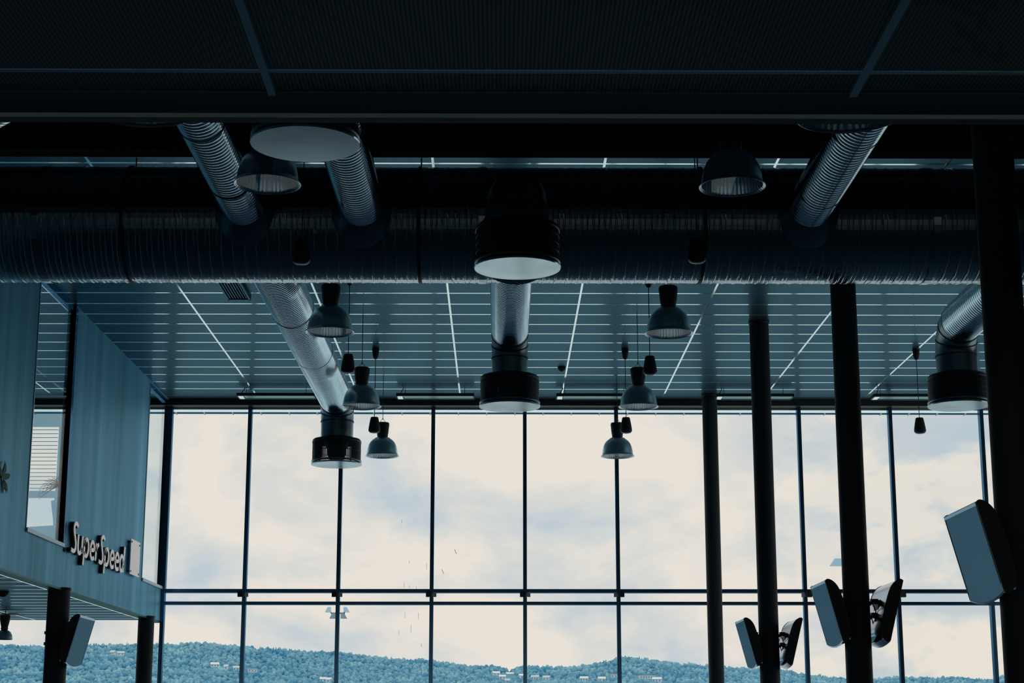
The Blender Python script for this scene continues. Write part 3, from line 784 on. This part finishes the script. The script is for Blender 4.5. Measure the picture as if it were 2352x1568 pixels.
HS = [(263,1501,11,0,'left of two tiny houses on the hill between the two left columns'),
 (281,1503,15,0,'right of two tiny houses on the hill between the two left columns'),
 (496,1529,18,0,'pale house high in the forest, left of the second mullion'),
 (522,1534,9,0,'small pale house just right of the one high in the left forest'),
 (545,1537,13,0,'pale house touching the left side of the second mullion'),
 (583,1541,20,1,'long pale house on the slope just right of the second mullion'),
 (744,1563,14,0,'white gabled house at the bottom edge, left of the third mullion'),
 (758,1564,10,0,'smaller gabled house at the bottom edge touching the third mullion'),
 (1139,1549,16,0,'upper left house of the village cluster left of the central mullion'),
 (1154,1557,14,0,'middle house of the village cluster left of the central mullion'),
 (1172,1551,18,0,'long roofed house in the village cluster left of the central mullion'),
 (1197,1555,10,0,'tall pale house touching the left side of the central mullion'),
 (1165,1566,11,0,'white house at the bottom edge left of the central mullion'),
 (1229,1558,17,0,'house right of the central mullion, left one of its pair'),
 (1255,1559,15,0,'house right of the central mullion, right one of its pair'),
 (1341,1561,18,0,'low house on the slope midway between the two middle mullions'),
 (1381,1562,16,0,'white house left of the flat-roofed block by the fifth mullion'),
 (1411,1553,15,1,'flat-roofed block touching the fifth mullion'),
 (1484,1556,36,1,'largest building on the hill, wide with a flat pale roof'),
 (1508,1563,20,0,'house at the right foot of the largest building on the hill')]
# forest: uncountable crowns as one object
ico = bmesh.new(); bmesh.ops.create_icosphere(ico, subdivisions=2, radius=1.0)
iv = [v.co.copy() for v in ico.verts]; fi = [tuple(v.index for v in f.verts) for f in ico.faces]; ico.free()
g = MB(); rnd = random.Random(3)
def crown(p, r, h):
    rz = rnd.uniform(0, 6.28); c, s = math.cos(rz), math.sin(rz); vs = []
    for v in iv:
        k = 1 + rnd.uniform(-.24, .24)
        vs.append((p.x + (v.x*c - v.y*s)*r*k, p.y + (v.x*s+v.y*c)*r*k, p.z + v.z*h*k))
    g.add(vs, fi, True)
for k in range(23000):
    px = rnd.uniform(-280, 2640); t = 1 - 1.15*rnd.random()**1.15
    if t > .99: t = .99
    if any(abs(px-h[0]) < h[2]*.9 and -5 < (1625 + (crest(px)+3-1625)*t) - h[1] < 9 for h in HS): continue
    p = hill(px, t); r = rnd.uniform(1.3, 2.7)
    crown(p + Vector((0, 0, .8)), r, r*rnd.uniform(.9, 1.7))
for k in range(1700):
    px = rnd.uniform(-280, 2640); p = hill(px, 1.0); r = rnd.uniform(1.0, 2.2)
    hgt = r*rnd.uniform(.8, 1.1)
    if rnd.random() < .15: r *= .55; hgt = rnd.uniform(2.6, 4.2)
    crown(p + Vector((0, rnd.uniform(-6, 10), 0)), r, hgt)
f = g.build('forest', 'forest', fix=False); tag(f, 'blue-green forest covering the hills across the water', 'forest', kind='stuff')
# houses among the trees
def house(px, py, wpx, flat, label):
    t = max(0.02, min(.97, (1625-py)/(1625-crest(px)-3))); p = hill(px, t); sc = p.y/4000; w_ = wpx*sc; 
    o = thing('house', label, 'house', (p.x, p.y-8, p.z-1.5), rz=rnd.uniform(-.35, .35), group='houses on the wooded hills')
    h = 3.2 if flat else 3.0; d = 5.5
    MB().box(-w_/2, w_/2, -d/2, d/2, -2.0, h).build('wall', 'housewall', o)
    if flat: MB().box(-w_/2-.4, w_/2+.4, -d/2-.5, d/2+.4, h, h+.7).build('roof', 'sheetroof', o)
    else:
        vs = [(-w_/2-.4, -d/2-.4, h-.1), (w_/2+.4, -d/2-.4, h-.1), (w_/2+.4, d/2+.4, h-.1), (-w_/2-.4, d/2+.4, h-.1), (-w_/2-.4, 0, h+2.0), (w_/2+.4, 0, h+2.0)]
        MB().add(vs, [(0,1,5,4), (2,3,4,5), (0,4,3), (1,2,5), (0,3,2,1)]).build('roof', 'sheetroof' if wpx % 2 else 'housewall', o)
    nwin = max(1, int(w_/2.6)); g = MB()
    for k in range(nwin):
        x = -w_/2 + w_*(k+.5)/nwin; g.box(x-.5, x+.5, -d/2-.05, -d/2+.02, .9, 2.1)
    g.build('window', 'glassdark', o)
for h_ in HS: house(h_[0], h_[1], h_[2], h_[3], h_[4])
# floodlight masts outside
def mast(px, py, Y, label, heads):
    p = PY(px, py, Y); o = thing('floodlight_mast', label, 'floodlight', (p.x, Y, -12))
    zt = p.z+12; sc = Y/4000
    MB().sweep([(0, 0, 0), (0, 0, zt+.3)], [.09, .05], 12).build('pole', 'mast', o)
    MB().bar((-16*sc, 0, zt-.0), (16*sc, 0, zt-.0), .10, .10).build('crossarm', 'mast', o)
    for dx, dz, w_, up_ in heads:
        x = dx*sc; z = zt - dz*sc; ww = w_*sc
        s_ = 1 if dx > 0 else -1
        vs = [(x-ww/2, -.25, z-.10), (x+ww/2, -.25, z-.10), (x+ww/2, .25, z-.10), (x-ww/2, .25, z-.10),
              (x-ww*.28 - s_*.08, -.15, z+.22), (x+ww*.22 - s_*.08, -.15, z+.22), (x+ww*.22 - s_*.08, .15, z+.22), (x-ww*.28-s_*.08, .15, z+.22)]
        MB().add(vs, [(0,1,2,3), (7,6,5,4), (0,4,5,1), (1,5,6,2), (2,6,7,3), (3,7,4,0)]).build('floodlight_head', 'tvsilver' if up_ else 'mast', o)
        MB().bar((x, 0, z), (s_*12*sc, 0, zt), .05, .05).build('bracket', 'mast', o)
mast(776, 1408, 110.0, 'mast with four floodlights outside, behind the third mullion', [(-22, -6, 13, 1), (-12, 8, 12, 0), (14, 8, 14, 0), (20, -6, 13, 1)])
mast(1943, 1292, 80.0, 'floodlight mast outside, its head showing left of the large display column', [(-22, 2, 30, 1), (22, 2, 30, 1)])
o = thing('lattice_pylon', 'thin pale pylon on the forest slope left of the fourth mullion', 'pylon', hill(972, .70))
MB().sweep([(0, -10, 0), (0, -10, 12)], [.5, .25], 6).build('mast', 'housewall', o)
MB().bar((-2, -10, 9), (2, -10, 9), .3, .3).build('crossarm', 'housewall', o)
